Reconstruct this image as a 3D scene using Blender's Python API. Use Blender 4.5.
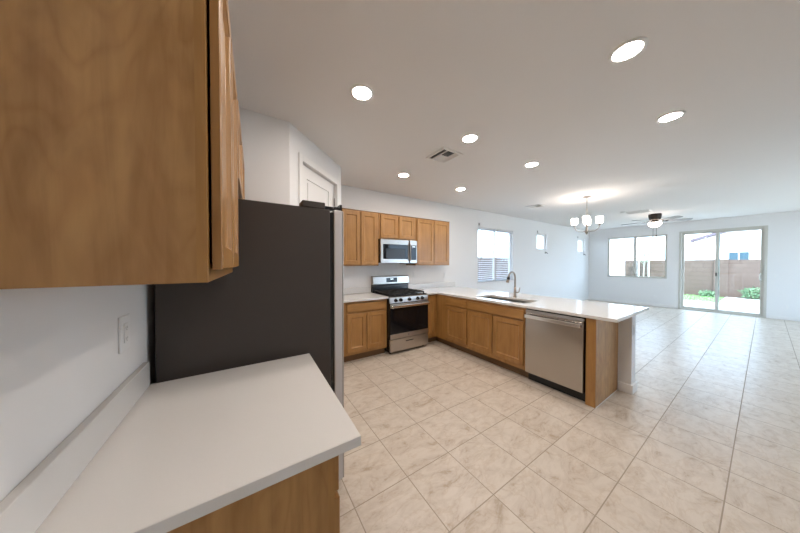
import bpy, bmesh, math, random
from mathutils import Vector, Matrix
random.seed(7)
S = bpy.context.scene
COL = S.collection
for o in list(bpy.data.objects):
    bpy.data.objects.remove(o)
PI = math.pi
R = math.radians

# ------------------------------------------------------------------ camera
cd = bpy.data.cameras.new('camera')
cam = bpy.data.objects.new('camera', cd)
COL.objects.link(cam)
cd.sensor_fit = 'HORIZONTAL'
cd.sensor_width = 36
cd.lens = 238.58 / 800 * 36
cd.shift_x = -0.0019
cd.shift_y = 0.0003
cd.clip_start = 0.02
cam.location = (0, 0, 1.433)
cam.rotation_euler = (R(90 - 0.84), 0, R(-33.252))
S.camera = cam

# ------------------------------------------------------------------ world, exposure
SKY = 4.0
w = bpy.data.worlds.new('sky')
S.world = w
w.use_nodes = True
bg = w.node_tree.nodes['Background']
bg.inputs[0].default_value = (0.60, 0.755, 1.0, 1)
bg.inputs[1].default_value = SKY
S.view_settings.view_transform = 'Standard'
S.view_settings.look = 'None'
S.view_settings.gamma = 1
S.view_settings.use_curve_mapping = False
S.view_settings.exposure = 1.05
RECESSED = 105.0
CHAND = 12.0
FANL = 20.0
WARM = (1.0, 0.87, 0.76)
NEUT = (1.0, 0.895, 0.82)

sl = bpy.data.lights.new('sun', 'SUN')
sl.energy = 4.2
sl.angle = R(0.6)
sl.color = (1.0, 0.95, 0.88)
so = bpy.data.objects.new('sun', sl)
COL.objects.link(so)
so.rotation_euler = Vector((0.55, 0.25, -0.80)).to_track_quat('-Z', 'Y').to_euler()

# ------------------------------------------------------------------ room numbers
XL, YW, XF, YR, ZC = -0.362, 3.844, 11.396, -2.7, 2.724


# ------------------------------------------------------------------ materials
def nodes(name):
    m = bpy.data.materials.new(name)
    m.use_nodes = True
    nt = m.node_tree
    return m, nt, nt.nodes['Principled BSDF']


def N(nt, t, **kw):
    n = nt.nodes.new(t)
    for k, v in kw.items():
        if k.startswith('_'):
            setattr(n, k[1:], v)
        else:
            n.inputs[k.replace('__', ' ')].default_value = v
    return n


def L(nt, a, b):
    nt.links.new(a, b)


def plain(name, col, rough=0.5, metal=0.0, bump=0.0, bscale=60, vary=0.0, spec=0.5):
    m, nt, p = nodes(name)
    p.inputs['Base Color'].default_value = (*col, 1)
    p.inputs['Roughness'].default_value = rough
    p.inputs['Metallic'].default_value = metal
    p.inputs['Specular IOR Level'].default_value = spec
    tc = N(nt, 'ShaderNodeTexCoord')
    nz = N(nt, 'ShaderNodeTexNoise', Scale=bscale, Detail=3.0)
    L(nt, tc.outputs['Object'], nz.inputs['Vector'])
    if bump:
        b = N(nt, 'ShaderNodeBump', Strength=bump, Distance=0.002)
        L(nt, nz.outputs['Fac'], b.inputs['Height'])
        L(nt, b.outputs['Normal'], p.inputs['Normal'])
    if vary:
        mx = N(nt, 'ShaderNodeMix', _data_type='RGBA')
        mx.inputs[6].default_value = (*[c * (1 - vary) for c in col], 1)
        mx.inputs[7].default_value = (*[min(1, c * (1 + vary)) for c in col], 1)
        L(nt, nz.outputs['Fac'], mx.inputs[0])
        L(nt, mx.outputs[2], p.inputs['Base Color'])
    return m


def emit(name, col, s):
    m, nt, p = nodes(name)
    p.inputs['Base Color'].default_value = (0.9, 0.9, 0.9, 1)
    p.inputs['Emission Color'].default_value = (*col, 1)
    p.inputs['Emission Strength'].default_value = s
    return m


def wood(name, axis, dark=(0.275, 0.126, 0.033), light=(0.435, 0.228, 0.070), figure=0.0):
    m, nt, p = nodes(name)
    tc = N(nt, 'ShaderNodeTexCoord')
    oi = N(nt, 'ShaderNodeObjectInfo')
    ad = N(nt, 'ShaderNodeVectorMath', _operation='MULTIPLY_ADD')
    cmb = N(nt, 'ShaderNodeCombineXYZ', X=7.0, Y=3.0, Z=5.0)
    rnd = N(nt, 'ShaderNodeVectorMath', _operation='SCALE')
    L(nt, cmb.outputs[0], rnd.inputs[0])
    L(nt, oi.outputs['Random'], rnd.inputs['Scale'])
    ad.inputs[1].default_value = (1, 1, 1)
    L(nt, tc.outputs['Object'], ad.inputs[0])
    L(nt, rnd.outputs[0], ad.inputs[2])
    mp = N(nt, 'ShaderNodeMapping')
    sc = [22, 22, 22]
    sc[axis] = 1.6
    mp.inputs['Scale'].default_value = sc
    L(nt, ad.outputs[0], mp.inputs['Vector'])
    n1 = N(nt, 'ShaderNodeTexNoise', Scale=1.0, Detail=5.0, Roughness=0.6, Distortion=0.6)
    L(nt, mp.outputs[0], n1.inputs['Vector'])
    mp2 = N(nt, 'ShaderNodeMapping')
    s2 = [9, 9, 9] if figure else [5, 5, 5]
    s2[axis] = 3.4 if figure else 2.2
    mp2.inputs['Scale'].default_value = s2
    L(nt, ad.outputs[0], mp2.inputs['Vector'])
    n2 = N(nt, 'ShaderNodeTexNoise', Scale=1.0, Detail=3.0, Roughness=0.5, Distortion=1.2 + figure)
    L(nt, mp2.outputs[0], n2.inputs['Vector'])
    mixf = N(nt, 'ShaderNodeMath', _operation='MULTIPLY_ADD')
    mixf.inputs[1].default_value = 0.55
    L(nt, n1.outputs['Fac'], mixf.inputs[0])
    half = N(nt, 'ShaderNodeMath', _operation='MULTIPLY')
    half.inputs[1].default_value = 0.45
    L(nt, n2.outputs['Fac'], half.inputs[0])
    L(nt, half.outputs[0], mixf.inputs[2])
    cr = N(nt, 'ShaderNodeValToRGB')
    cr.color_ramp.elements[0].position = 0.32
    cr.color_ramp.elements[0].color = (*dark, 1)
    cr.color_ramp.elements[1].position = 0.68
    cr.color_ramp.elements[1].color = (*light, 1)
    L(nt, mixf.outputs[0], cr.inputs[0])
    out = cr.outputs[0]
    if figure:                                   # thin darker figure lines and small knots of plain-sawn veneer
        mp3 = N(nt, 'ShaderNodeMapping')
        s3 = [5.5, 5.5, 5.5]
        s3[axis] = 2.0
        mp3.inputs['Scale'].default_value = s3
        L(nt, ad.outputs[0], mp3.inputs['Vector'])
        n3 = N(nt, 'ShaderNodeTexNoise', Scale=1.0, Detail=2.0, Roughness=0.45, Distortion=0.7)
        L(nt, mp3.outputs[0], n3.inputs['Vector'])
        ml = N(nt, 'ShaderNodeMath', _operation='MULTIPLY')
        ml.inputs[1].default_value = 9.0
        L(nt, n3.outputs['Fac'], ml.inputs[0])
        fr = N(nt, 'ShaderNodeMath', _operation='PINGPONG')
        fr.inputs[1].default_value = 0.5
        L(nt, ml.outputs[0], fr.inputs[0])
        c3 = N(nt, 'ShaderNodeValToRGB')
        c3.color_ramp.elements[0].position = 0.0
        c3.color_ramp.elements[0].color = (0.86, 0.80, 0.74, 1)
        c3.color_ramp.elements[1].position = 0.30
        c3.color_ramp.elements[1].color = (1, 1, 1, 1)
        L(nt, fr.outputs[0], c3.inputs[0])
        mx = N(nt, 'ShaderNodeMix', _data_type='RGBA', _blend_type='MULTIPLY')
        mx.inputs[0].default_value = 0.8
        L(nt, out, mx.inputs[6])
        L(nt, c3.outputs[0], mx.inputs[7])
        out = mx.outputs[2]
    L(nt, out, p.inputs['Base Color'])
    p.inputs['Roughness'].default_value = 0.33
    b = N(nt, 'ShaderNodeBump', Strength=0.06, Distance=0.001)
    L(nt, n1.outputs['Fac'], b.inputs['Height'])
    L(nt, b.outputs['Normal'], p.inputs['Normal'])
    return m


def steel(name, axis=0, col=(0.51, 0.475, 0.44), rough=0.30, var=0.06):
    m, nt, p = nodes(name)
    p.inputs['Base Color'].default_value = (*col, 1)
    p.inputs['Metallic'].default_value = 1.0
    tc = N(nt, 'ShaderNodeTexCoord')
    mp = N(nt, 'ShaderNodeMapping')
    sc = [500, 500, 500]
    sc[axis] = 4
    mp.inputs['Scale'].default_value = sc
    L(nt, tc.outputs['Object'], mp.inputs['Vector'])
    nz = N(nt, 'ShaderNodeTexNoise', Scale=1.0, Detail=2.0)
    L(nt, mp.outputs[0], nz.inputs['Vector'])
    mr = N(nt, 'ShaderNodeMapRange')
    mr.inputs[3].default_value = rough - var
    mr.inputs[4].default_value = rough + var
    L(nt, nz.outputs['Fac'], mr.inputs[0])
    L(nt, mr.outputs[0], p.inputs['Roughness'])
    return m


def tile_floor():
    m, nt, p = nodes('floor_tile')
    tc = N(nt, 'ShaderNodeTexCoord')
    mp = N(nt, 'ShaderNodeMapping')
    mp.inputs['Location'].default_value = (-0.9 + 0.375 * 40, -0.118 + 0.394 * 40, 0)
    L(nt, tc.outputs['Object'], mp.inputs['Vector'])
    br = N(nt, 'ShaderNodeTexBrick', Scale=1.0)
    br.offset = 0.0
    br.squash = 1.0
    br.inputs['Color1'].default_value = (0, 0, 0, 1)
    br.inputs['Color2'].default_value = (1, 1, 1, 1)
    br.inputs['Mortar'].default_value = (0.5, 0.5, 0.5, 1)
    br.inputs['Mortar Size'].default_value = 0.0032
    br.inputs['Mortar Smooth'].default_value = 0.1
    br.inputs['Bias'].default_value = 0.0
    br.inputs['Brick Width'].default_value = 0.375
    br.inputs['Row Height'].default_value = 0.394
    L(nt, mp.outputs[0], br.inputs['Vector'])
    sep = N(nt, 'ShaderNodeMath', _operation='MULTIPLY')
    sep.inputs[1].default_value = 11.0
    L(nt, br.outputs['Color'], sep.inputs[0])
    mp2 = N(nt, 'ShaderNodeMapping')
    mp2.inputs['Rotation'].default_value = (0, 0, R(24))
    mp2.inputs['Scale'].default_value = (3.4, 6.2, 1)
    L(nt, tc.outputs['Object'], mp2.inputs['Vector'])
    n1 = N(nt, 'ShaderNodeTexNoise', _noise_dimensions='4D', Scale=1.2, Detail=8.0, Roughness=0.68, Distortion=1.6)
    L(nt, mp2.outputs[0], n1.inputs['Vector'])
    L(nt, sep.outputs[0], n1.inputs['W'])
    cr = N(nt, 'ShaderNodeValToRGB')
    e = cr.color_ramp.elements
    e[0].position = 0.33
    e[0].color = (0.40, 0.315, 0.228, 1)
    e[1].position = 0.58
    e[1].color = (0.605, 0.54, 0.46, 1)
    e2 = cr.color_ramp.elements.new(0.43)
    e2.color = (0.53, 0.46, 0.382, 1)
    L(nt, n1.outputs['Fac'], cr.inputs[0])
    # thin veins
    n2 = N(nt, 'ShaderNodeTexNoise', _noise_dimensions='4D', Scale=0.9, Detail=5.0, Roughness=0.55, Distortion=1.6)
    L(nt, mp2.outputs[0], n2.inputs['Vector'])
    L(nt, sep.outputs[0], n2.inputs['W'])
    sb = N(nt, 'ShaderNodeMath', _operation='SUBTRACT')
    sb.inputs[1].default_value = 0.5
    L(nt, n2.outputs['Fac'], sb.inputs[0])
    ab = N(nt, 'ShaderNodeMath', _operation='ABSOLUTE')
    L(nt, sb.outputs[0], ab.inputs[0])
    c2 = N(nt, 'ShaderNodeValToRGB')
    c2.color_ramp.elements[0].position = 0.0
    c2.color_ramp.elements[0].color = (0.90, 0.85, 0.79, 1)
    c2.color_ramp.elements[1].position = 0.03
    c2.color_ramp.elements[1].color = (1, 1, 1, 1)
    L(nt, ab.outputs[0], c2.inputs[0])
    mul = N(nt, 'ShaderNodeMix', _data_type='RGBA', _blend_type='MULTIPLY')
    mul.inputs[0].default_value = 0.8
    L(nt, cr.outputs[0], mul.inputs[6])
    L(nt, c2.outputs[0], mul.inputs[7])
    gm = N(nt, 'ShaderNodeMix', _data_type='RGBA')
    L(nt, br.outputs['Fac'], gm.inputs[0])
    L(nt, mul.outputs[2], gm.inputs[6])
    gm.inputs[7].default_value = (0.35, 0.295, 0.235, 1)
    L(nt, gm.outputs[2], p.inputs['Base Color'])
    ro = N(nt, 'ShaderNodeMapRange')
    ro.inputs[3].default_value = 0.33
    p.inputs['IOR'].default_value = 1.55
    sp = N(nt, 'ShaderNodeMapRange')
    sp.inputs[3].default_value = 0.5
    sp.inputs[4].default_value = 0.05
    L(nt, br.outputs['Fac'], sp.inputs[0])
    L(nt, sp.outputs[0], p.inputs['Specular IOR Level'])
    ro.inputs[4].default_value = 0.8
    L(nt, br.outputs['Fac'], ro.inputs[0])
    L(nt, ro.outputs[0], p.inputs['Roughness'])
    inv = N(nt, 'ShaderNodeMath', _operation='SUBTRACT')
    inv.inputs[0].default_value = 1.0
    L(nt, br.outputs['Fac'], inv.inputs[1])
    b = N(nt, 'ShaderNodeBump', Strength=0.35, Distance=0.002)
    L(nt, inv.outputs[0], b.inputs['Height'])
    L(nt, b.outputs['Normal'], p.inputs['Normal'])
    return m


def glass_mat(name, tint=(0.9, 0.95, 0.95)):
    m = bpy.data.materials.new(name)
    m.use_nodes = True
    nt = m.node_tree
    nt.nodes.remove(nt.nodes['Principled BSDF'])
    out = nt.nodes['Material Output']
    tr = N(nt, 'ShaderNodeBsdfTransparent')
    tr.inputs[0].default_value = (*tint, 1)
    gl = N(nt, 'ShaderNodeBsdfGlossy', Roughness=0.02)
    lw = N(nt, 'ShaderNodeLayerWeight')
    pw = N(nt, 'ShaderNodeMath', _operation='POWER')
    pw.inputs[1].default_value = 5.0
    L(nt, lw.outputs['Facing'], pw.inputs[0])
    fr = N(nt, 'ShaderNodeMath', _operation='MULTIPLY_ADD')
    fr.inputs[1].default_value = 0.9
    fr.inputs[2].default_value = 0.035
    L(nt, pw.outputs[0], fr.inputs[0])
    mx = N(nt, 'ShaderNodeMixShader')
    L(nt, fr.outputs[0], mx.inputs[0])
    L(nt, tr.outputs[0], mx.inputs[1])
    L(nt, gl.outputs[0], mx.inputs[2])
    L(nt, mx.outputs[0], out.inputs['Surface'])
    return m


def slat_mat():
    m, nt, p = nodes('white_slat')
    p.inputs['Base Color'].default_value = (0.82, 0.83, 0.85, 1)
    p.inputs['Roughness'].default_value = 0.5
    tl = N(nt, 'ShaderNodeBsdfTranslucent')
    tl.inputs[0].default_value = (0.80, 0.84, 0.90, 1)
    mx = N(nt, 'ShaderNodeMixShader')
    mx.inputs[0].default_value = 0.45
    L(nt, p.outputs[0], mx.inputs[1])
    L(nt, tl.outputs[0], mx.inputs[2])
    L(nt, mx.outputs[0], nt.nodes['Material Output'].inputs['Surface'])
    return m


def blocks(name, c1, c2, mortar, axis):
    m, nt, p = nodes(name)
    tc = N(nt, 'ShaderNodeTexCoord')
    sp = N(nt, 'ShaderNodeSeparateXYZ')
    cb = N(nt, 'ShaderNodeCombineXYZ')
    L(nt, tc.outputs['Object'], sp.inputs[0])
    L(nt, sp.outputs[axis], cb.inputs[0])
    L(nt, sp.outputs[2], cb.inputs[1])
    br = N(nt, 'ShaderNodeTexBrick', Scale=1.0)
    br.inputs['Color1'].default_value = (*c1, 1)
    br.inputs['Color2'].default_value = (*c2, 1)
    br.inputs['Mortar'].default_value = (*mortar, 1)
    br.inputs['Mortar Size'].default_value = 0.012
    br.inputs['Brick Width'].default_value = 0.4
    br.inputs['Row Height'].default_value = 0.2
    L(nt, cb.outputs[0], br.inputs['Vector'])
    L(nt, br.outputs['Color'], p.inputs['Base Color'])
    p.inputs['Roughness'].default_value = 0.9
    return m


M = dict(
    wall=plain('wall_paint', (0.78, 0.775, 0.765), 0.85, bump=0.10, bscale=140),
    ceil=plain('ceiling_paint', (0.80, 0.785, 0.77), 0.95, bump=0.25, bscale=90),
    white=plain('white_trim', (0.80, 0.79, 0.77), 0.45),
    plastic=plain('white_plastic', (0.78, 0.78, 0.77), 0.35),
    wv=wood('maple_vertical', 2),
    wh=wood('maple_horizontal', 0),
    wfig=wood('maple_veneer', 2, (0.32, 0.158, 0.048), (0.53, 0.295, 0.108), figure=0.8),
    wdark=plain('shadow_gap_wood', (0.10, 0.05, 0.02), 0.7),
    toe=plain('toe_board', (0.16, 0.085, 0.035), 0.6, vary=0.2),
    quartz=plain('white_quartz', (0.71, 0.695, 0.67), 0.12, bscale=300, vary=0.02),
    steel=steel('brushed_steel', 0),
    steelv=steel('brushed_steel_upright', 2),
    steel_dish=steel('dishwasher_steel', 0, (0.46, 0.42, 0.38), 0.22, 0.015),
    steel_sink=steel('sink_steel', 0, (0.45, 0.44, 0.42), 0.35),
    nickel=plain('brushed_nickel', (0.40, 0.345, 0.29), 0.28, 1.0),
    pewter=plain('aged_nickel', (0.27, 0.245, 0.22), 0.4, 0.9),
    chrome=plain('polished_steel', (0.78, 0.76, 0.73), 0.15, 1.0),
    slate=plain('dark_grey_enamel', (0.050, 0.040, 0.034), 0.6, bump=0.3, bscale=700),
    black=plain('black_enamel', (0.012, 0.012, 0.013), 0.25),
    iron=plain('cast_iron', (0.018, 0.017, 0.017), 0.6, bump=0.3, bscale=400),
    blackglass=plain('black_glass', (0.006, 0.006, 0.008), 0.06, spec=0.3),
    greyglass=plain('smoked_oven_window', (0.045, 0.048, 0.055), 0.2, spec=0.25),
    grey=plain('grey_plastic', (0.30, 0.29, 0.28), 0.5),
    tan=plain('tan_vinyl', (0.56, 0.545, 0.49), 0.5),
    blade=plain('pale_fan_blade', (0.36, 0.36, 0.37), 0.5),
    bronze=plain('dark_bronze', (0.035, 0.027, 0.022), 0.45, 0.6),
    slat=slat_mat(),
    edge=plain('grey_door_edge', (0.60, 0.575, 0.565), 0.5, 0.1),
    floor=tile_floor(),
    glass=glass_mat('window_glass'),
    lens=emit('lit_lens', NEUT, RECESSED),
    shade=emit('lit_glass_shade', WARM, CHAND),
    bowl=emit('lit_glass_bowl', WARM, FANL),
    led=emit('display_digits', (0.75, 0.9, 1.0), 1.6),
    stucco=plain('white_stucco', (0.80, 0.79, 0.77), 0.95, bump=0.3, bscale=40),
    concrete=plain('pale_concrete', (0.60, 0.57, 0.54), 0.9, vary=0.06, bscale=8),
    gravel=plain('pale_gravel', (0.52, 0.47, 0.42), 0.95, vary=0.2, bscale=30),
    grass=plain('grass_green', (0.24, 0.42, 0.17), 0.8, vary=0.3, bscale=20),
    leaf=plain('leaf_green', (0.13, 0.23, 0.12), 0.7, vary=0.3, bscale=20),
    leaf2=plain('pale_leaf', (0.34, 0.42, 0.30), 0.7, vary=0.2, bscale=20),
    stake=plain('pale_stake_wood', (0.70, 0.67, 0.62), 0.8),
    bark=plain('pale_bark', (0.48, 0.44, 0.38), 0.9, vary=0.2),
    block_x=blocks('block_courses_back', (0.122, 0.085, 0.070), (0.138, 0.098, 0.082), (0.102, 0.072, 0.060), 1),
    block_y=blocks('block_courses_side', (0.122, 0.085, 0.070), (0.138, 0.098, 0.082), (0.102, 0.072, 0.060), 0),
    rooft=plain('roof_tile', (0.13, 0.105, 0.13), 0.9, vary=0.2),
    blue=plain('blue_window_glass', (0.04, 0.085, 0.115), 0.3),
)


# ------------------------------------------------------------------ mesh helpers
def BM():
    return bmesh.new()


def box(bm, x0, x1, y0, y1, z0, z1, bev=0.0, seg=2):
    r = bmesh.ops.create_cube(bm, size=1.0)
    vs = r['verts']
    bmesh.ops.scale(bm, vec=(abs(x1 - x0), abs(y1 - y0), abs(z1 - z0)), verts=vs)
    bmesh.ops.translate(bm, vec=((x0 + x1) / 2, (y0 + y1) / 2, (z0 + z1) / 2), verts=vs)
    if bev:
        es = list({e for v in vs for e in v.link_edges})
        bmesh.ops.bevel(bm, geom=es, offset=bev, segments=seg, profile=0.5, affect='EDGES', clamp_overlap=True)
    return vs


def lathe(bm, prof, c=(0, 0, 0), seg=32, axis=2, cap=True):
    """profile [(r, h)] spun about an axis through c"""
    rings = []
    for r, h in prof:
        ring = []
        for k in range(seg):
            a = 2 * PI * k / seg
            p = [r * math.cos(a), r * math.sin(a), h]
            if axis == 1:
                p = [p[0], p[2], -p[1]]
            elif axis == 0:
                p = [p[2], p[0], p[1]]
            ring.append(bm.verts.new((p[0] + c[0], p[1] + c[1], p[2] + c[2])))
        rings.append(ring)
    for a, b in zip(rings, rings[1:]):
        for k in range(seg):
            f = bm.faces.new((a[k], a[(k + 1) % seg], b[(k + 1) % seg], b[k]))
            f.smooth = True
    if cap:
        bm.faces.new(list(reversed(rings[0])))
        bm.faces.new(rings[-1])


def tube(bm, pts, r, seg=12):
    pts = [Vector(p) for p in pts]
    rr = r if isinstance(r, (list, tuple)) else [r] * len(pts)
    rings = []
    up = None
    for i, p in enumerate(pts):
        d = (pts[min(i + 1, len(pts) - 1)] - pts[max(i - 1, 0)]).normalized()
        if up is None:
            up = Vector((0, 0, 1)) if abs(d.z) < 0.9 else Vector((1, 0, 0))
        a = d.cross(up).normalized()
        b = a.cross(d).normalized()
        up = b
        rings.append([bm.verts.new(p + (a * math.cos(t) + b * math.sin(t)) * rr[i])
                      for t in [2 * PI * k / seg for k in range(seg)]])
    for u, v in zip(rings, rings[1:]):
        for k in range(seg):
            f = bm.faces.new((u[k], u[(k + 1) % seg], v[(k + 1) % seg], v[k]))
            f.smooth = True
    bm.faces.new(list(reversed(rings[0])))
    bm.faces.new(rings[-1])


def plate(bm, us, vs, solid, w0, w1, mp):
    """slab between w0 and w1 over the (u, v) cells for which solid(uc, vc) holds"""
    us, vs = sorted(set(us)), sorted(set(vs))
    new = {}

    def V(i, j):
        if (i, j) not in new:
            new[(i, j)] = bm.verts.new(mp(us[i], vs[j], w0))
        return new[(i, j)]
    fs = []
    for i in range(len(us) - 1):
        for j in range(len(vs) - 1):
            if solid((us[i] + us[i + 1]) / 2, (vs[j] + vs[j + 1]) / 2):
                fs.append(bm.faces.new((V(i, j), V(i + 1, j), V(i + 1, j + 1), V(i, j + 1))))
    r = bmesh.ops.extrude_face_region(bm, geom=fs, use_keep_orig=True)
    ex = [g for g in r['geom'] if isinstance(g, bmesh.types.BMVert)]
    d = Vector(mp(0, 0, w1)) - Vector(mp(0, 0, w0))
    bmesh.ops.translate(bm, vec=d, verts=ex)


def holes_pred(holes):
    return lambda u, v: not any(h[0] < u < h[1] and h[2] < v < h[3] for h in holes)


def panel_with_holes(bm, u0, u1, v0, v1, holes, w0, w1, mp):
    us = [u0, u1] + [x for h in holes for x in h[:2]]
    vs = [v0, v1] + [x for h in holes for x in h[2:4]]
    plate(bm, us, vs, holes_pred(holes), w0, w1, mp)


def mesh_obj(name, bm, mat, parent=None, loc=(0, 0, 0), bevel=0.0, label=None):
    bmesh.ops.recalc_face_normals(bm, faces=bm.faces[:])
    me = bpy.data.meshes.new(name)
    bm.to_mesh(me)
    bm.free()
    me.materials.append(mat)
    o = bpy.data.objects.new(name, me)
    o.location = loc
    COL.objects.link(o)
    if parent:
        o.parent = parent
    if bevel:
        md = o.modifiers.new('edge', 'BEVEL')
        md.width = bevel
        md.segments = 2
        md.limit_method = 'ANGLE'
    if label:
        o['label'] = label
    return o


def tag(o, label, cat, group=None, kind=None):
    o['label'] = label
    o['category'] = cat
    if group:
        o['group'] = group
    if kind:
        o['kind'] = kind
    return o


def thing(name, label, cat, loc=(0, 0, 0), rz=0.0, group=None, kind=None):
    o = bpy.data.objects.new(name, None)
    o.empty_display_size = 0.1
    o.location = loc
    o.rotation_euler = (0, 0, rz)
    COL.objects.link(o)
    return tag(o, label, cat, group, kind)


def copy_thing(o, loc, label, rz=None, scale=None):
    c = o.copy()
    COL.objects.link(c)
    c.location = loc
    if rz is not None:
        c.rotation_euler = (0, 0, rz)
    c['label'] = label
    for ch in list(o.children):
        d = ch.copy()
        COL.objects.link(d)
        d.parent = c
        for g in list(ch.children):
            e = g.copy()
            COL.objects.link(e)
            e.parent = d
    return c


def struct(name, bm, mat, label, cat, bevel=0.0):
    o = mesh_obj(name, bm, mat, bevel=bevel)
    return tag(o, label, cat, kind='structure')


# ------------------------------------------------------------------ structure
bm = BM()
box(bm, XL - 0.14, XF + 0.14, YR - 0.14, YW + 0.14, -0.12, 0)
struct('floor', bm, M['floor'], 'beige marbled square tile floor with tan grout', 'floor')
bm = BM()
box(bm, XL - 0.14, XF + 0.14, YR - 0.14, YW + 0.14, ZC, ZC + 0.14)
struct('ceiling', bm, M['ceil'], 'flat matte off-white ceiling over kitchen and living room', 'ceiling')
bm = BM()
box(bm, XL - 0.14, XL, YR - 0.14, YW + 0.14, 0, ZC)
struct('wall_left', bm, M['wall'], 'white wall behind the refrigerator and the wall outlet', 'wall')

WIN1 = (4.745, 6.222, 0.965, 2.315)
WIN2 = (7.485, 8.095, 1.845, 2.350)
WIN3 = (10.40, 11.03, 1.840, 2.350)
bm = BM()
panel_with_holes(bm, XL, XF + 0.14, 0, ZC, [WIN1, WIN2, WIN3], YW, YW + 0.14, lambda u, v, w: (u, w, v))
struct('wall_back', bm, M['wall'], 'long white wall behind the range with three window openings', 'wall')
WIN4 = (1.745, 3.262, 0.93, 2.375)
DOOR2 = (-0.028, 1.490, 0.0, 2.420)
bm = BM()
panel_with_holes(bm, YR, YW, 0, ZC, [WIN4, DOOR2], XF, XF + 0.14, lambda u, v, w: (w, u, v))
struct('wall_far', bm, M['wall'], 'pale end wall with the sliding glass door', 'wall')
ADDED_WIN = (5.6, 10.6, 0.3, 2.4)  # invented opening in the unseen side wall, admits extra daylight
bm = BM()
panel_with_holes(bm, XL, XF + 0.14, 0, ZC, [ADDED_WIN], YR - 0.14, YR, lambda u, v, w: (u, w, v))
struct('wall_right', bm, M['wall'], 'white side wall opposite the range wall', 'wall')

# pantry box with a diagonal door
PX1, PY1, PX2, PY2 = 0.349, 2.404, 1.087, 3.142
bm = BM()
box(bm, XL, PX1, PY1, PY1 + 0.1, 0, ZC)
struct('wall_pantry_side', bm, M['wall'], 'short white pantry wall beside the refrigerator', 'wall')
DIAG = math.hypot(PX2 - PX1, PY2 - PY1)
PD = (0.187, 0.910, 0.0, 2.448)
bm = BM()
panel_with_holes(bm, 0, DIAG, 0, ZC, [PD], 0, 0.1, lambda u, v, w: (u, w, v))
pf = struct('wall_pantry_front', bm, M['wall'], 'angled white pantry wall holding the panelled pantry door', 'wall')
pf.location = (PX1, PY1, 0)
pf.rotation_euler = (0, 0, R(45))
bm = BM()
box(bm, PX2 - 0.1, PX2, PY2, YW, 0, ZC)
struct('wall_pantry_return', bm, M['wall'], 'narrow white pantry wall next to the left base cabinet', 'wall')

# pantry door and its casing
d1 = thing('door_1', 'white two panel pantry door in the angled wall above the refrigerator', 'door',
           (PX1, PY1, 0), R(45), kind='structure')
bm = BM()
y0, y1 = 0.035, 0.07
x0, x1, z0, z1 = PD[0] + 0.004, PD[1] - 0.004, 0.01, PD[3] - 0.004
ps = [(x0 + 0.125, x1 - 0.125, 1.16, z1 - 0.125), (x0 + 0.125, x1 - 0.125, 0.24, 0.98)]
panel_with_holes(bm, x0, x1, z0, z1, ps, y0, y1, lambda u, v, w: (u, w, v))
for a, b, c, d in ps:
    box(bm, a, b, y0 + 0.012, y1 - 0.012, c, d)
    box(bm, a + 0.03, b - 0.03, y0 + 0.004, y1 - 0.004, c + 0.03, d - 0.03, 0.004)
mesh_obj('panel', bm, M['white'], d1)
for z in (0.25, 1.25, 2.22):
    bm = BM()
    lathe(bm, [(0.008, -0.05), (0.008, 0.05)], (x1 + 0.001, y0 - 0.010, z), 12)
    mesh_obj('hinge', bm, M['grey'], d1)
bm = BM()
cw = 0.06
box(bm, PD[0] - cw, PD[0], -0.014, 0, 0, PD[3] + cw, 0.003)
box(bm, PD[1], PD[1] + cw, -0.014, 0, 0, PD[3] + cw, 0.003)
box(bm, PD[0], PD[1], -0.014, 0, PD[3], PD[3] + cw, 0.003)
t = struct('trim_1', bm, M['white'], 'white flat casing around the pantry door', 'trim')
t.location = (PX1, PY1, 0)
t.rotation_euler = (0, 0, R(45))

# baseboards
bm = BM()
box(bm, 3.70, XF - 0.014, YW - 0.014, YW, 0, 0.09, 0.004)
struct('baseboard_back', bm, M['white'], 'white baseboard along the long wall past the peninsula', 'baseboard')
bm = BM()
box(bm, XF - 0.014, XF, DOOR2[1] + 0.05, YW - 0.016, 0, 0.09, 0.004)
box(bm, XF - 0.014, XF, YR, DOOR2[0] - 0.05, 0, 0.09, 0.004)
struct('baseboard_far', bm, M['white'], 'white baseboard along the end wall', 'baseboard')

# pony wall under the bar overhang
PWX0, PWX1, PWY = 3.53, 3.665, 0.79
bm = BM()
box(bm, PWX0, PWX1, PWY, YW, 0, 0.885)
struct('wall_peninsula', bm, M['wall'], 'white half wall under the bar overhang of the peninsula', 'wall')
bm = BM()
t = 0.016
box(bm, PWX0 - t, PWX1 + t, PWY - t, PWY, 0, 0.10, 0.004)
box(bm, PWX0 - t, PWX0, PWY, 0.90, 0, 0.10, 0.004)
box(bm, PWX1, PWX1 + t, PWY, YW - 0.016, 0, 0.10, 0.004)
struct('baseboard_peninsula', bm, M['white'], 'white baseboard wrapping the end of the half wall', 'baseboard')


# ------------------------------------------------------------------ windows
def window_back(n, hole, label, split=True, fmat='white'):
    a, b, c, d = hole
    t = thing('window_%d' % n, label, 'window', (a, YW, c), kind='structure')
    wdt, h = b - a, d - c
    bm = BM()
    f = 0.045
    hs = [(f, wdt / 2 - 0.022, f, h - f), (wdt / 2 + 0.022, wdt - f, f, h - f)] if split else [(f, wdt - f, f, h - f)]
    panel_with_holes(bm, 0, wdt, 0, h, hs, 0.065, 0.105, lambda u, v, w: (u, w, v))
    mesh_obj('frame', bm, M[fmat], t)
    for q in hs:
        bm = BM()
        box(bm, q[0], q[1], 0.082, 0.087, q[2], q[3])
        mesh_obj('pane', bm, M['glass'], t)
    return t


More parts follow.
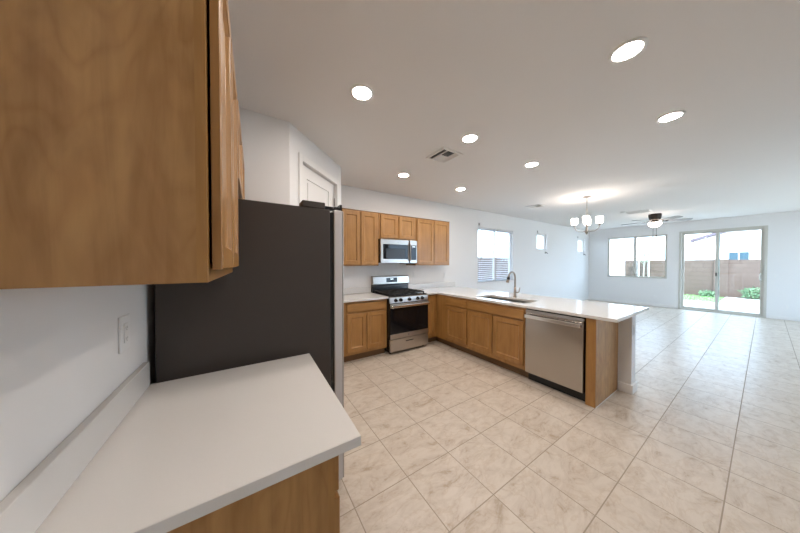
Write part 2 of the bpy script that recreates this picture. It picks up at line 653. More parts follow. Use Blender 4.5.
w1 = window_back(1, WIN1, 'kitchen window with white blinds right of the wall cabinets')
bm = BM()
box(bm, -0.02, WIN1[1] - WIN1[0] + 0.02, -0.02, 0.064, -0.022, 0.0, 0.004)
mesh_obj('sill', bm, M['white'], w1)
window_back(2, WIN2, 'small square high window nearer the kitchen window', False)
window_back(3, WIN3, 'small square high window nearest the room corner', False)

w4 = thing('window_4', 'two-pane tan framed window on the end wall beside the sliding door', 'window',
           (XF, WIN4[0], WIN4[2]), kind='structure')
wd, hh = WIN4[1] - WIN4[0], WIN4[3] - WIN4[2]
bm = BM()
f = 0.05
hs = [(f, wd * 0.505 - 0.035, f, hh - f), (wd * 0.505 + 0.035, wd - f, f, hh - f)]
panel_with_holes(bm, 0, wd, 0, hh, hs, 0.03, 0.08, lambda u, v, w: (w, u, v))
mesh_obj('frame', bm, M['tan'], w4)
for q in hs:
    bm = BM()
    box(bm, 0.052, 0.057, q[0], q[1], q[2], q[3])
    mesh_obj('pane', bm, M['glass'], w4)
bm = BM()
box(bm, -0.015, 0.03, -0.01, wd + 0.01, -0.02, 0.0, 0.004)
mesh_obj('sill', bm, M['white'], w4)

d2 = thing('door_2', 'wide sliding glass patio door in a tan frame', 'door', (XF, DOOR2[0], 0), kind='structure')
wd, hh = DOOR2[1] - DOOR2[0], DOOR2[3]
bm = BM()
panel_with_holes(bm, 0, wd, 0, hh, [(0.05, wd - 0.05, 0.03, hh - 0.05)], -0.012, 0.12, lambda u, v, w: (w, u, v))
mesh_obj('frame', bm, M['tan'], d2)
mid = 0.785
for nm, a, b, xo in (('fixed_panel', mid - 0.03, wd - 0.05, 0.07), ('sliding_panel', 0.05, mid + 0.04, 0.02)):
    bm = BM()
    h = (a + 0.05, b - 0.05, 0.09, hh - 0.10)
    panel_with_holes(bm, a, b, 0.03, hh - 0.05, [h], xo, xo + 0.035, lambda u, v, w: (w, u, v))
    pn = mesh_obj(nm, bm, M['tan'], d2)
    bm = BM()
    box(bm, xo + 0.015, xo + 0.020, h[0], h[1], h[2], h[3])
    mesh_obj('pane', bm, M['glass'], pn)
    if nm == 'sliding_panel':
        bm = BM()
        tube(bm, [(xo, a + 0.03, 1.14), (xo - 0.04, a + 0.045, 1.15), (xo - 0.055, a + 0.06, 1.10),
                  (xo - 0.055, a + 0.06, 1.02), (xo - 0.04, a + 0.045, 0.97), (xo, a + 0.03, 0.98)], 0.012, 8)
        mesh_obj('handle', bm, M['tan'], pn)
        bm = BM()
        box(bm, xo - 0.02, xo, b - 0.03, b - 0.005, 1.06, 1.16, 0.004)
        mesh_obj('latch', bm, M['bronze'], pn, label='dark latch')


# added window in the unseen side wall, put in to brighten the room with daylight
def added_window_right(n, hole, label):
    a, b, c, d = hole
    t = thing('window_%d' % n, label, 'window', (a, YR - 0.1, c), kind='structure')
    wdt, h = b - a, d - c
    bm = BM()
    hs = [(0.05, wdt / 2 - 0.03, 0.05, h - 0.05), (wdt / 2 + 0.03, wdt - 0.05, 0.05, h - 0.05)]
    panel_with_holes(bm, 0, wdt, 0, h, hs, 0.0, 0.05, lambda u, v, w: (u, w, v))
    mesh_obj('frame', bm, M['tan'], t)
    for q in hs:
        bm = BM()
        box(bm, q[0], q[1], 0.02, 0.025, q[2], q[3])
        mesh_obj('pane', bm, M['glass'], t)


added_window_right(5, ADDED_WIN, 'added unseen side window letting daylight into the living room')


# blinds in the kitchen window
def blind(x0, x1, label, wand):
    t = thing('window_blind', label, 'blind', (x0, YW + 0.030, WIN1[2]), group='kitchen window blinds')
    wdt, h = x1 - x0, WIN1[3] - WIN1[2]
    bm = BM()
    box(bm, 0, wdt, -0.022, 0.022, h - 0.045, h - 0.002, 0.004)
    mesh_obj('headrail', bm, M['slat'], t)
    bm = BM()
    n = 26
    for k in range(n):
        z = 0.045 + (h - 0.11) * k / (n - 1)
        vs = box(bm, 0.004, wdt - 0.004, -0.024, 0.024, z - 0.0014, z + 0.0014)
        bmesh.ops.rotate(bm, cent=(0, 0, z), matrix=Matrix.Rotation(R(12), 3, 'X'), verts=vs)
    mesh_obj('slats', bm, M['slat'], t)
    bm = BM()
    box(bm, 0, wdt, -0.022, 0.022, 0.008, 0.026, 0.004)
    mesh_obj('bottom_rail', bm, M['slat'], t)
    bm = BM()
    for q in (0.12, wdt - 0.12):
        for y in (-0.027, 0.027):
            tube(bm, [(q, y, 0.02), (q, y, h - 0.04)], 0.0016, 6)
    mesh_obj('ladder_cord', bm, M['slat'], t)
    if wand:
        bm = BM()
        tube(bm, [(0.10, -0.04, h - 0.05), (0.10, -0.045, h - 0.80)], 0.005, 8)
        mesh_obj('tilt_wand', bm, M['grey'], t)


blind(WIN1[0] + 0.012, 5.455, 'white slatted blind with a hanging tilt wand in kitchen window', True)
blind(5.512, WIN1[1] - 0.03, 'white slatted blind nearer the small windows, above the faucet', False)

# small wall fittings around the windows
bm = BM()
box(bm, -0.02, 0.02, -0.014, 0, -0.03, 0.03, 0.004)
s0 = mesh_obj('window_sensor', bm, M['grey'], None, (4.785, YW, 2.385))
tag(s0, 'tiny grey sensor above the upper corner of the kitchen window', 'sensor', 'window sensors')
copy_thing(s0, (7.50, YW, 2.40), 'tiny grey sensor above the small window nearer the kitchen')
copy_thing(s0, (10.36, YW, 2.40), 'tiny grey sensor above the small window in the corner')


def cleat(x, z, label):
    t = thing('cord_cleat', label, 'cleat', (x, YW, z), group='cord cleats under the small windows')
    bm = BM()
    box(bm, -0.035, 0.035, -0.012, 0, -0.035, 0.03, 0.004)
    mesh_obj('plate', bm, M['grey'], t)
    bm = BM()
    tube(bm, [(0, -0.01, 0), (0, -0.035, 0), (0.03, -0.045, -0.02), (0.045, -0.045, -0.03)], 0.012, 8)
    mesh_obj('hook', bm, M['bronze'], t)


cleat(7.99, 1.775, 'small dark cleat below the small window nearer the kitchen')
cleat(10.90, 1.775, 'small dark cleat below the small window in the corner')


# ------------------------------------------------------------------ cabinets
def shaker(bm, x0, x1, z0, z1, yf, th=0.02, st=0.057):
    """recessed-panel door whose face is at y = yf (towards -y)"""
    yb = yf + th
    w_ = x1 - x0

    def ring(i, y):
        return [bm.verts.new(p) for p in ((x0 + i, y, z0 + i), (x1 - i, y, z0 + i), (x1 - i, y, z1 - i), (x0 + i, y, z1 - i))]
    rs = [ring(0, yb), ring(0, yf + 0.003), ring(0.003, yf), ring(st, yf), ring(st + 0.002, yf + 0.003),
          ring(st + 0.011, yf + 0.0115), ring(st + 0.013, yf + 0.0125)]
    for a, b in zip(rs, rs[1:]):
        for k in range(4):
            bm.faces.new((a[k], a[(k + 1) % 4], b[(k + 1) % 4], b[k]))
    bm.faces.new(rs[-1])
    bm.faces.new(list(reversed(rs[0])))


def cabinet(name, label, loc, rz, w_, d, z0, z1, doors, drawers, cat='cabinet', toe=True, group=None, top_trim=False,
            end_mat='wv', gap=0.004):
    t = thing(name, label, cat, loc, rz, group)
    fy = -d
    bm = BM()
    s = 0.018
    yb = fy + 0.019
    box(bm, 0, s, yb, 0, z0, z1)
    box(bm, w_ - s, w_, yb, 0, z0, z1)
    box(bm, s, w_ - s, yb, 0, z0, z0 + s)
    box(bm, s, w_ - s, -s, 0, z0 + s, z1)
    if not toe:
        box(bm, s, w_ - s, yb, -s, z1 - s, z1)
    mesh_obj('carcass', bm, M[end_mat], t)
    bm = BM()
    hs = [(a + 0.014, b - 0.014, c + 0.014, e - 0.014) for a, b, c, e in doors + drawers]
    panel_with_holes(bm, 0, w_, z0, z1, hs, fy, fy + 0.019, lambda u, v, q: (u, q, v))
    mesh_obj('face_frame', bm, M['wv'], t)
    if toe:
        bm = BM()
        box(bm, 0, w_, fy + 0.07, fy + 0.085, 0, z0)
        mesh_obj('toe_kick', bm, M['toe'], t)
    if top_trim:
        bm = BM()
        box(bm, 0, w_, fy - 0.008, fy + 0.03, z1, z1 + 0.012, 0.002)
        mesh_obj('top_trim', bm, M['toe'], t)
    for a, b, c, e in doors:
        bm = BM()
        shaker(bm, a, b, c, e, fy - 0.02 - gap)
        mesh_obj('door', bm, M['wv'], t)
    for a, b, c, e in drawers:
        bm = BM()
        box(bm, a, b, fy - 0.0215, fy - 0.0015, c, e, 0.004)
        mesh_obj('drawer_front', bm, M['wh'], t)
    return t


BB, BT = 0.108, 0.883
# left of the range
cabinet('base_cabinet', 'maple base cabinet with one drawer over two doors, left of the range', (1.097, YW - 0.002, 0), 0,
        0.760, 0.588, BB, BT, [(0.103, 0.402, 0.155, 0.705), (0.412, 0.728, 0.155, 0.705)], [(0.103, 0.728, 0.735, 0.852)],
        group='base cabinets')
# uppers
UB, UT = 1.392, 2.262
cabinet('wall_cabinet', 'tall two door maple wall cabinet between pantry wall and microwave', (1.097, YW - 0.002, 0), 0, 0.760, 0.311,
        UB, UT, [(0.138, 0.428, 1.412, 2.245), (0.440, 0.732, 1.412, 2.245)], [], toe=False, group='wall cabinets', top_trim=True)
cabinet('wall_cabinet', 'short two door maple wall cabinet directly above the microwave', (1.861, YW - 0.002, 0), 0, 0.762, 0.311,
        1.842, UT, [(0.028, 0.365, 1.860, 2.245), (0.392, 0.722, 1.860, 2.245)], [], toe=False, group='wall cabinets', top_trim=True)
cabinet('wall_cabinet', 'tall two door maple wall cabinet ending the row, right of the microwave', (2.627, YW - 0.002, 0), 0, 0.851, 0.311,
        UB, UT, [(0.018, 0.420, 1.412, 2.245), (0.430, 0.815, 1.412, 2.245)], [], toe=False, group='wall cabinets', top_trim=True)

# corner cabinet (blind corner)
t = thing('corner_cabinet', 'maple corner cabinet with a narrow door right of the range', 'cabinet', (2.63, YW - 0.002, 0), 0, 'base cabinets')
bm = BM()
box(bm, 0, 0.86, -0.575, 0, BB, BT)
box(bm, 0.27, 0.86, -0.840, -0.576, BB, BT)
mesh_obj('carcass', bm, M['wv'], t)
bm = BM()
box(bm, 0, 0.252, -0.594, -0.576, BB, BT)
box(bm, 0.251, 0.269, -0.842, -0.576, BB, BT)
mesh_obj('face_frame', bm, M['wv'], t)
bm = BM()
shaker(bm, 0.015, 0.195, 0.155, 0.86, -0.6155, st=0.05)
mesh_obj('door', bm, M['wv'], t)
bm = BM()
box(bm, 0, 0.34, -0.515, -0.50, 0, BB)
box(bm, 0.325, 0.34, -0.842, -0.515, 0, BB)
mesh_obj('toe_kick', bm, M['toe'], t)

XB = 3.49
cabinet('base_cabinet', 'narrow maple peninsula cabinet with one drawer over one door', (XB, 3.0, 0), R(-90), 0.487, 0.61, BB, BT,
        [(0.015, 0.467, 0.165, 0.712)], [(0.015, 0.467, 0.735, 0.848)], group='base cabinets')
cabinet('sink_base_cabinet', 'wide two door maple sink cabinet with a false front under the sink', (XB, 2.511, 0), R(-90), 0.905, 0.61, BB, BT,
        [(0.022, 0.440, 0.165, 0.712), (0.452, 0.886, 0.165, 0.712)], [(0.022, 0.886, 0.735, 0.848)], group='base cabinets')
# end panel beside the dishwasher
t = thing('peninsula_end_panel', 'maple filler and side panel closing the end of the peninsula', 'panel', (2.88, 0.904, 0))
bm = BM()
box(bm, 0, 0.019, 0.0, 0.084, 0, BT, 0.002)
mesh_obj('front_filler', bm, M['wv'], t)
bm = BM()
box(bm, 0.0195, 0.645, 0.0, 0.018, 0, BT)
mesh_obj('side_panel', bm, M['wfig'], t)
bm = BM()
box(bm, 0.0, 0.645, -0.006, -0.0005, 0, 0.006, 0.002)
mesh_obj('shoe_strip', bm, M['white'], t, label='thin pale strip along the floor')

# cabinets on the left wall, beside the camera
NX = XL + 0.002
cabinet('wall_cabinet', 'large maple wall cabinet close to the viewer, hanging beside the refrigerator', (NX, 0.693, 0), R(88.5), 0.742, 0.290,
        1.390, 2.262, [(0.020, 0.362, 1.418, 2.245), (0.380, 0.722, 1.418, 2.245)], [], toe=False, group='wall cabinets', end_mat='wfig', gap=0.006)
cabinet('wall_cabinet', 'maple wall cabinet hanging above the refrigerator', (NX + 0.024, 1.438, 0), R(88.5), 0.950, 0.290,
        1.84, 2.262, [(0.020, 0.465, 1.858, 2.245), (0.483, 0.930, 1.858, 2.245)], [], toe=False, group='wall cabinets')
cabinet('base_cabinet', 'maple base cabinet close to the viewer under the white counter beside the refrigerator', (NX, 0.702, 0), R(90), 0.722, 0.580,
        BB, BT, [(0.022, 0.352, 0.165, 0.700), (0.370, 0.700, 0.165, 0.700)], [(0.022, 0.352, 0.722, 0.858), (0.370, 0.700, 0.722, 0.858)],
        group='base cabinets', end_mat='wfig')

# ------------------------------------------------------------------ countertops
CZ0, CZ1 = 0.885, 0.915


def top(name, label, us, vs, pred, splash=None, skew=0):
    bm = BM()
    plate(bm, us, vs, pred, CZ0, CZ1, lambda u, v, q: (u, v, q))
    for v_ in bm.verts:
        if skew and v_.co.x > 0 and v_.co.y > 1.2:
            v_.co.x += skew
    o = mesh_obj(name, bm, M['quartz'], None, bevel=0.002)
    tag(o, label, 'countertop', 'white countertops')
    if splash:
        bm = BM()
        box(bm, *splash, CZ1 + 0.0005, CZ1 + 0.102, 0.002)
        mesh_obj('backsplash', bm, M['quartz'], o)
    return o


top('countertop', 'white quartz countertop close to the viewer, running to the refrigerator side', [XL + 0.001, XL + 0.650], [0.660, 1.437],
    lambda u, v: True, (XL + 0.001, XL + 0.021, 0.660, 1.425), 0.018)
top('countertop', 'short white countertop between the pantry wall and the range', [1.09, 1.859], [YW - 0.648, YW - 0.001],
    lambda u, v: True, (1.09, 1.859, YW - 0.021, YW - 0.001))
SK = (3.00, 3.37, 1.705, 2.475)
top('countertop', 'long white peninsula countertop with the sink cut into it', [2.631, 2.857, SK[0], SK[1], 3.955],
    [0.742, YW - 0.648, YW - 0.001, SK[2], SK[3]],
    lambda u, v: (u > 2.857 or v > YW - 0.648) and not (SK[0] < u < SK[1] and SK[2] < v < SK[3]),
    (2.631, 3.955, YW - 0.021, YW - 0.001))

# ------------------------------------------------------------------ sink and faucet
t = thing('kitchen_sink', 'undermount steel sink set into the peninsula countertop', 'sink', (0, 0, 0))
bm = BM()
e = 0.006
box(bm, SK[0] - e, SK[1] + e, SK[2] - e, SK[3] + e, 0.675, CZ0 - 0.001)
topf = [f for f in bm.faces if f.normal.z > 0.9 or all(v.co.z > 0.88 for v in f.verts)]
bmesh.ops.inset_region(bm, faces=topf, thickness=0.004)
fs = [f for f in bm.faces if all(v.co.z > 0.88 for v in f.verts) and len(f.verts) == 4 and f.calc_area() > 0.2]
r = bmesh.ops.extrude_face_region(bm, geom=fs)
bmesh.ops.translate(bm, vec=(0, 0, -0.195), verts=[g for g in r['geom'] if isinstance(g, bmesh.types.BMVert)])
bmesh.ops.delete(bm, geom=fs, context='FACES_ONLY')
mesh_obj('basin', bm, M['steel_sink'], t)
bm = BM()
lathe(bm, [(0.045, 0.0), (0.045, 0.004), (0.03, 0.004), (0.028, 0.002)], (3.19, 2.09, 0.690), 24)
mesh_obj('drain', bm, M['chrome'], t)

t = thing('kitchen_faucet', 'brushed nickel gooseneck pull-down faucet behind the sink', 'faucet', (3.435, 2.085, CZ1))
bm = BM()
lathe(bm, [(0.030, 0.0), (0.030, 0.008), (0.022, 0.020), (0.019, 0.09), (0.016, 0.16)], (0, 0, 0.0005), 24)
mesh_obj('base', bm, M['nickel'], t)
bm = BM()
pts = [(0, 0, 0.13), (0, 0, 0.30)]
for k in range(1, 13):
    a = PI * k / 12 * 0.93
    pts.append((-0.085 + 0.085 * math.cos(a), 0.0, 0.30 + 0.085 * math.sin(a)))
tube(bm, pts, 0.0135, 16)
mesh_obj('spout', bm, M['nickel'], t)
p = Vector(pts[-1])
dv = (p - Vector(pts[-2])).normalized()
bm = BM()
tube(bm, [p, p + dv * 0.03, p + dv * 0.09], [0.0145, 0.018, 0.023], 16)
mesh_obj('spray_head', bm, M['nickel'], t)
bm = BM()
tube(bm, [p + dv * 0.012, p + dv * 0.05], [0.019, 0.0215], 16)
mesh_obj('spray_button', bm, M['black'], t, label='black button band')
bm = BM()
tube(bm, [(0, -0.01, 0.075), (0, -0.045, 0.078), (0.004, -0.060, 0.09), (0.006, -0.072, 0.155)], [0.013, 0.011, 0.008, 0.006], 12)
mesh_obj('handle', bm, M['nickel'], t)

# ------------------------------------------------------------------ refrigerator
t = thing('refrigerator', 'tall dark sided refrigerator with stainless doors beside the near counter', 'refrigerator', (-0.335, 1.470, 0))
bm = BM()
box(bm, 0, 0.775, 0, 0.90, 0.03, 1.762, 0.006)
mesh_obj('body', bm, M['slate'], t)
bm = BM()
box(bm, 0.775, 0.80, 0.012, 0.888, 0.05, 1.748)
mesh_obj('door_gasket', bm, M['black'], t)
for nm, a, b in (('door', 0.0, 0.447), ('door', 0.453, 0.90)):
    bm = BM()
    box(bm, 0.80, 0.850, a, b, 0.05, 1.765, 0.006, 3)
    dd = mesh_obj(nm, bm, M['edge'], t)
    bm = BM()
    box(bm, 0.8505, 0.860, a + 0.002, b - 0.002, 0.052, 1.763, 0.004, 3)
    mesh_obj('door_skin', bm, M['steelv'], dd)
    bm = BM()
    yy = b - 0.045 if a == 0 else a + 0.045
    tube(bm, [(0.862, yy, 0.75), (0.905, yy, 0.77), (0.910, yy, 1.10), (0.905, yy, 1.48), (0.862, yy, 1.50)], 0.011, 12)
    mesh_obj('handle', bm, M['chrome'], dd)
for yy in (0.0, 0.80):
    bm = BM()
    box(bm, 0.615, 0.745, yy, yy + 0.10, 1.7625, 1.800, 0.004)
    mesh_obj('hinge_cover', bm, M['slate'], t)
    bm = BM()
    box(bm, 0.746, 0.80, yy + 0.02, yy + 0.07, 1.766, 1.786, 0.003)
    lathe(bm, [(0.017, 0), (0.017, 0.024)], (0.825, yy + 0.045, 1.766), 16)
    box(bm, 0.80, 0.822, yy + 0.03, yy + 0.06, 1.768, 1.778)
    box(bm, 0.843, 0.857, yy + 0.02, yy + 0.07, 1.766, 1.806, 0.002)
    box(bm, 0.836, 0.846, yy + 0.035, yy + 0.055, 1.768, 1.776)
    mesh_obj('hinge', bm, M['black'], t)
for xx in (0.06, 0.70):
    for yy in (0.06, 0.84):
        bm = BM()
        lathe(bm, [(0.022, 0), (0.022, 0.03)], (xx, yy, 0), 12)
        mesh_obj('foot', bm, M['black'], t)

# ------------------------------------------------------------------ microwave over the range
t = thing('microwave', 'stainless over-the-range microwave with a dark window and keypad', 'microwave', (1.866, YW - 0.002, 1.437))
bm = BM()
box(bm, 0, 0.740, -0.337, 0, 0, 0.402, 0.003)
mesh_obj('body', bm, M['black'], t)
bm = BM()
panel_with_holes(bm, 0, 0.565, 0.0, 0.398, [(0.045, 0.545, 0.068, 0.315)], -0.377, -0.338, lambda u, v, q: (u, q, v))
dd = mesh_obj('door', bm, M['steel'], t, bevel=0.003)
bm = BM()
panel_with_holes(bm, 0.046, 0.544, 0.069, 0.314, [(0.100, 0.485, 0.085, 0.245)], -0.375, -0.362, lambda u, v, q: (u, q, v))
mesh_obj('window_border', bm, M['blackglass'], dd)
bm = BM()
box(bm, 0.101, 0.484, -0.371, -0.366, 0.086, 0.244)
mesh_obj('window', bm, M['greyglass'], dd)
bm = BM()
tube(bm, [(0.575, -0.372, 0.03), (0.575, -0.407, 0.045), (0.575, -0.409, 0.20), (0.575, -0.407, 0.35), (0.575, -0.372, 0.365)], 0.010, 12)
mesh_obj('handle', bm, M['steelv'], dd)
bm = BM()
lathe(bm, [(0.008, -0.3785), (0.008, -0.3772)], (0.335, 0, 0.352), 16, axis=1)
mesh_obj('badge', bm, M['grey'], dd)
bm = BM()
panel_with_holes(bm, 0.588, 0.740, 0.0, 0.398, [(0.612, 0.725, 0.055, 0.315)], -0.377, -0.338, lambda u, v, q: (u, q, v))
pp = mesh_obj('control_panel', bm, M['steel'], t, bevel=0.003)
bm = BM()
box(bm, 0.613, 0.724, -0.375, -0.362, 0.056, 0.314)
mesh_obj('keypad', bm, M['blackglass'], pp)
bm = BM()
for k, xx in enumerate((0.640, 0.655, 0.674, 0.689)):
    for zz in (0.283, 0.297):
        box(bm, xx, xx + 0.010, -0.3760, -0.3752, zz - 0.0015, zz + 0.0015)
    box(bm, xx + 0.009, xx + 0.0115, -0.3760, -0.3752, 0.283, 0.297)
mesh_obj('clock', bm, M['led'], pp)
bm = BM()
box(bm, 0.50, 0.70, -0.33, -0.16, -0.014, 0.0)
mesh_obj('grease_filter', bm, M['black'], t)

# ------------------------------------------------------------------ gas range
t = thing('gas_range', 'freestanding stainless gas range with black grates between the base cabinets', 'range', (1.866, YW - 0.004, 0))
W_ = 0.757
bm = BM()
box(bm, 0, W_, -0.636, -0.015, 0.035, 0.893, 0.003)
mesh_obj('body', bm, M['black'], t)
bm = BM()
box(bm, 0, W_, -0.640, -0.010, 0.8935, 0.915, 0.006)
mesh_obj('cooktop', bm, M['black'], t)
# backguard
bm = BM()
box(bm, 0.0, W_, -0.075, -0.002, 0.9155, 1.045, 0.004)
mesh_obj('lower_backguard', bm, M['black'], t, label='black lower panel of the backguard')
bm = BM()
v = [(-0.075, 1.046), (-0.095, 1.060), (-0.085, 1.190), (-0.065, 1.205), (-0.002, 1.205), (-0.002, 1.046)]
for x in (0.0, W_):
    for y, z in v:
        bm.verts.new((x, y, z))
bm.verts.ensure_lookup_table()
n = len(v)
bm.faces.new([bm.verts[i] for i in range(n)])
bm.faces.new([bm.verts[n + i] for i in reversed(range(n))])
for i in range(n):
    j = (i + 1) % n
    bm.faces.new((bm.verts[i], bm.verts[j], bm.verts[n + j], bm.verts[n + i]))
bg_ = mesh_obj('backguard', bm, M['steel'], t, bevel=0.003)
bm = BM()
vs = box(bm, 0.265, 0.495, -0.003, 0.003, -0.040, 0.040, 0.002)
bmesh.ops.rotate(bm, cent=(0, 0, 0), matrix=Matrix.Rotation(R(-4.4), 3, 'X'), verts=bm.verts[:])
bmesh.ops.translate(bm, vec=(0, -0.0905, 1.128), verts=bm.verts[:])
mesh_obj('display', bm, M['blackglass'], bg_)
bm = BM()
for xx in (0.350, 0.364, 0.384, 0.398):
    for zz in (1.136, 1.150):
        box(bm, xx, xx + 0.010, -0.0958, -0.0925, zz - 0.0012, zz + 0.0012)
    box(bm, xx + 0.009, xx + 0.011, -0.0958, -0.0925, 1.136, 1.150)
mesh_obj('clock', bm, M['led'], bg_)
# burners and grates
for bx, by in ((0.17, -0.20), (0.17, -0.47), (0.378, -0.335), (0.587, -0.20), (0.587, -0.47)):
    bm = BM()
    lathe(bm, [(0.052, 0.9155), (0.052, 0.922), (0.038, 0.926), (0.038, 0.934), (0.010, 0.937)], (bx, by, 0), 24)
    mesh_obj('burner', bm, M['iron'], t)
for gx0, gx1 in ((0.025, 0.258), (0.263, 0.494), (0.499, 0.732)):
    bm = BM()
    h = 0.008
    z = 0.945
    for yy in (-0.095, -0.335, -0.585):
        box(bm, gx0, gx1, yy - h, yy + h, z - 0.008, z + 0.010, 0.003)
    for xx in (gx0 + h, (gx0 + gx1) / 2, gx1 - h):
        box(bm, xx - h, xx + h, -0.593, -0.087, z - 0.008, z + 0.010, 0.003)
    for yy in (-0.20, -0.47):
        box(bm, gx0 + 0.01, gx1 - 0.01, yy - h * 0.8, yy + h * 0.8, z - 0.004, z + 0.010, 0.003)
    for xx in (gx0 + h, gx1 - h):
        for yy in (-0.095, -0.585):
            box(bm, xx - h, xx + h, yy - h, yy + h, 0.9155, z)
    mesh_obj('grate', bm, M['iron'], t)
# control panel with knobs
bm = BM()
v = [(-0.637, 0.808), (-0.672, 0.808), (-0.662, 0.890), (-0.640, 0.900), (-0.637, 0.900)]
for x in (0.0, W_):
    for y, z in v:
        bm.verts.new((x, y, z))
bm.verts.ensure_lookup_table()
n = len(v)
bm.faces.new([bm.verts[i] for i in range(n)])
bm.faces.new([bm.verts[n + i] for i in reversed(range(n))])
for i in range(n):
    j = (i + 1) % n
    bm.faces.new((bm.verts[i], bm.verts[j], bm.verts[n + j], bm.verts[n + i]))
mesh_obj('control_panel', bm, M['steel'], t)
for xx in (0.105, 0.200, 0.368, 0.535, 0.628):
    bm = BM()
    lathe(bm, [(0.026, -0.668), (0.026, -0.674)], (xx, 0, 0.850), 20, axis=1)
    lathe(bm, [(0.0225, -0.674), (0.020, -0.700)], (xx, 0, 0.850), 20, axis=1)
    box(bm, xx - 0.004, xx + 0.004, -0.710, -0.695, 0.830, 0.870, 0.002)
    mesh_obj('knob', bm, M['black'], t)
    kb = BM()
    lathe(kb, [(0.031, -0.667), (0.031, -0.6705)], (xx, 0, 0.850), 20, axis=1)
    mesh_obj('knob_ring', kb, M['chrome'], bpy.context.scene.objects[t.children[-1].name])
# oven door
bm = BM()
box(bm, 0.002, W_ - 0.002, -0.676, -0.638, 0.245, 0.800, 0.004)
od = mesh_obj('oven_door', bm, M['black'], t)
bm = BM()
box(bm, 0.004, W_ - 0.004, -0.6785, -0.6765, 0.325, 0.728, 0.0008)
mesh_obj('window', bm, M['blackglass'], od)
bm = BM()
box(bm, 0.002, W_ - 0.002, -0.6800, -0.6765, 0.247, 0.322, 0.001)
mesh_obj('lower_band', bm, M['steel'], od)
bm = BM()
box(bm, 0.002, W_ - 0.002, -0.6800, -0.6765, 0.732, 0.798, 0.001)
mesh_obj('upper_band', bm, M['steel'], od)
bm = BM()
box(bm, 0.010, W_ - 0.010, -0.735, -0.712, 0.738, 0.782, 0.009, 3)
box(bm, 0.020, 0.050, -0.715, -0.680, 0.745, 0.775, 0.003)
box(bm, W_ - 0.050, W_ - 0.020, -0.715, -0.680, 0.745, 0.775, 0.003)
mesh_obj('handle', bm, M['chrome'], od)
bm = BM()
lathe(bm, [(0.017, -0.6818), (0.017, -0.6802)], (0.345, 0, 0.284), 20, axis=1)
mesh_obj('badge', bm, M['grey'], od, label='small round grey maker emblem')
bm = BM()
box(bm, 0.002, W_ - 0.002, -0.678, -0.638, 0.045, 0.236, 0.004)
sd = mesh_obj('storage_drawer', bm, M['steel'], t)
bm = BM()
box(bm, 0.290, 0.445, -0.6795, -0.6775, 0.178, 0.194, 0.0008)
mesh_obj('finger_slot', bm, M['black'], sd)
for xx in (0.05, W_ - 0.05):
    for yy in (-0.59, -0.06):
        bm = BM()
        lathe(bm, [(0.018, 0), (0.018, 0.035)], (xx, yy, 0), 12)
        mesh_obj('foot', bm, M['black'], t)

# ------------------------------------------------------------------ dishwasher
t = thing('dishwasher', 'stainless dishwasher with a bar handle at the end of the peninsula', 'dishwasher', (XB, 1.602, 0), R(-90))
bm = BM()
box(bm, 0.004, 0.604, -0.606, -0.01, 0.10, 0.878)
mesh_obj('tub', bm, M['black'], t)
bm = BM()
box(bm, 0.006, 0.602, -0.640, -0.607, 0.112, 0.842, 0.005)
dd = mesh_obj('door', bm, M['steel_dish'], t)
bm = BM()
box(bm, 0.006, 0.602, -0.636, -0.607, 0.8425, 0.868, 0.003)
mesh_obj('control_strip', bm, M['grey'], t)
bm = BM()
box(bm, 0.018, 0.590, -0.690, -0.672, 0.778, 0.820, 0.006, 3)
box(bm, 0.018, 0.048, -0.676, -0.640, 0.782, 0.816, 0.003)
box(bm, 0.560, 0.590, -0.676, -0.640, 0.782, 0.816, 0.003)
mesh_obj('handle', bm, M['chrome'], dd)
bm = BM()
box(bm, 0.006, 0.602, -0.560, -0.545, 0.0, 0.10)
mesh_obj('toe_panel', bm, M['black'], t)


# ------------------------------------------------------------------ outlets
def wall_plate(loc, rz, label, w_=0.075, h=0.12, slots=False):
    t = thing('wall_outlet', label, 'outlet', loc, rz, 'white wall plates')
    bm = BM()
    box(bm, -w_ / 2, w_ / 2, -0.006, 0, -h / 2, h / 2, 0.003)
    mesh_obj('cover_plate', bm, M['plastic'], t)
    bm = BM()
    box(bm, -0.0165, 0.0165, -0.009, -0.0062, -0.034, 0.034, 0.001)
    rc = mesh_obj('receptacle', bm, M['white'], t)
    for zc in (-0.019, 0.019) if slots else ():
        for q, dz, hw, hh_ in ((-0.006, 0, 0.001, 0.004), (0.006, 0, 0.001, 0.004), (0, -0.008, 0.002, 0.002)):
            bm = BM()
            box(bm, q - hw, q + hw, -0.0094, -0.0088, zc + dz - hh_, zc + dz + hh_)
            mesh_obj('slot', bm, M['grey'], rc)
    return t


o1 = wall_plate((XL, 1.240, 1.187), R(90), 'white outlet on the wall above the near counter', 0.088, 0.124, True)
o2 = wall_plate((2.832, YW, 1.215), 0, 'white outlet on the range wall, first past the range')
copy_thing(o2, (3.66, YW, 1.175), 'white outlet on the range wall at the end of the wall cabinets')
copy_thing(o2, (3.60, PWY, 0.70), 'white outlet on the narrow end of the half wall')
copy_thing(o2, (XF, -0.145, 1.105), 'white wall plate at handle height beside the sliding door', R(-90))
copy_thing(o2, (XF, -0.318, 0.335), 'white outlet near the floor beside the sliding door handle', R(-90))
copy_thing(o2, (XF, 2.00, 0.31), 'white outlet near the floor below the end wall window', R(-90))
copy_thing(o2, (XF, 1.94, 0.84), 'white wall plate just below the sill of the end wall window', R(-90))


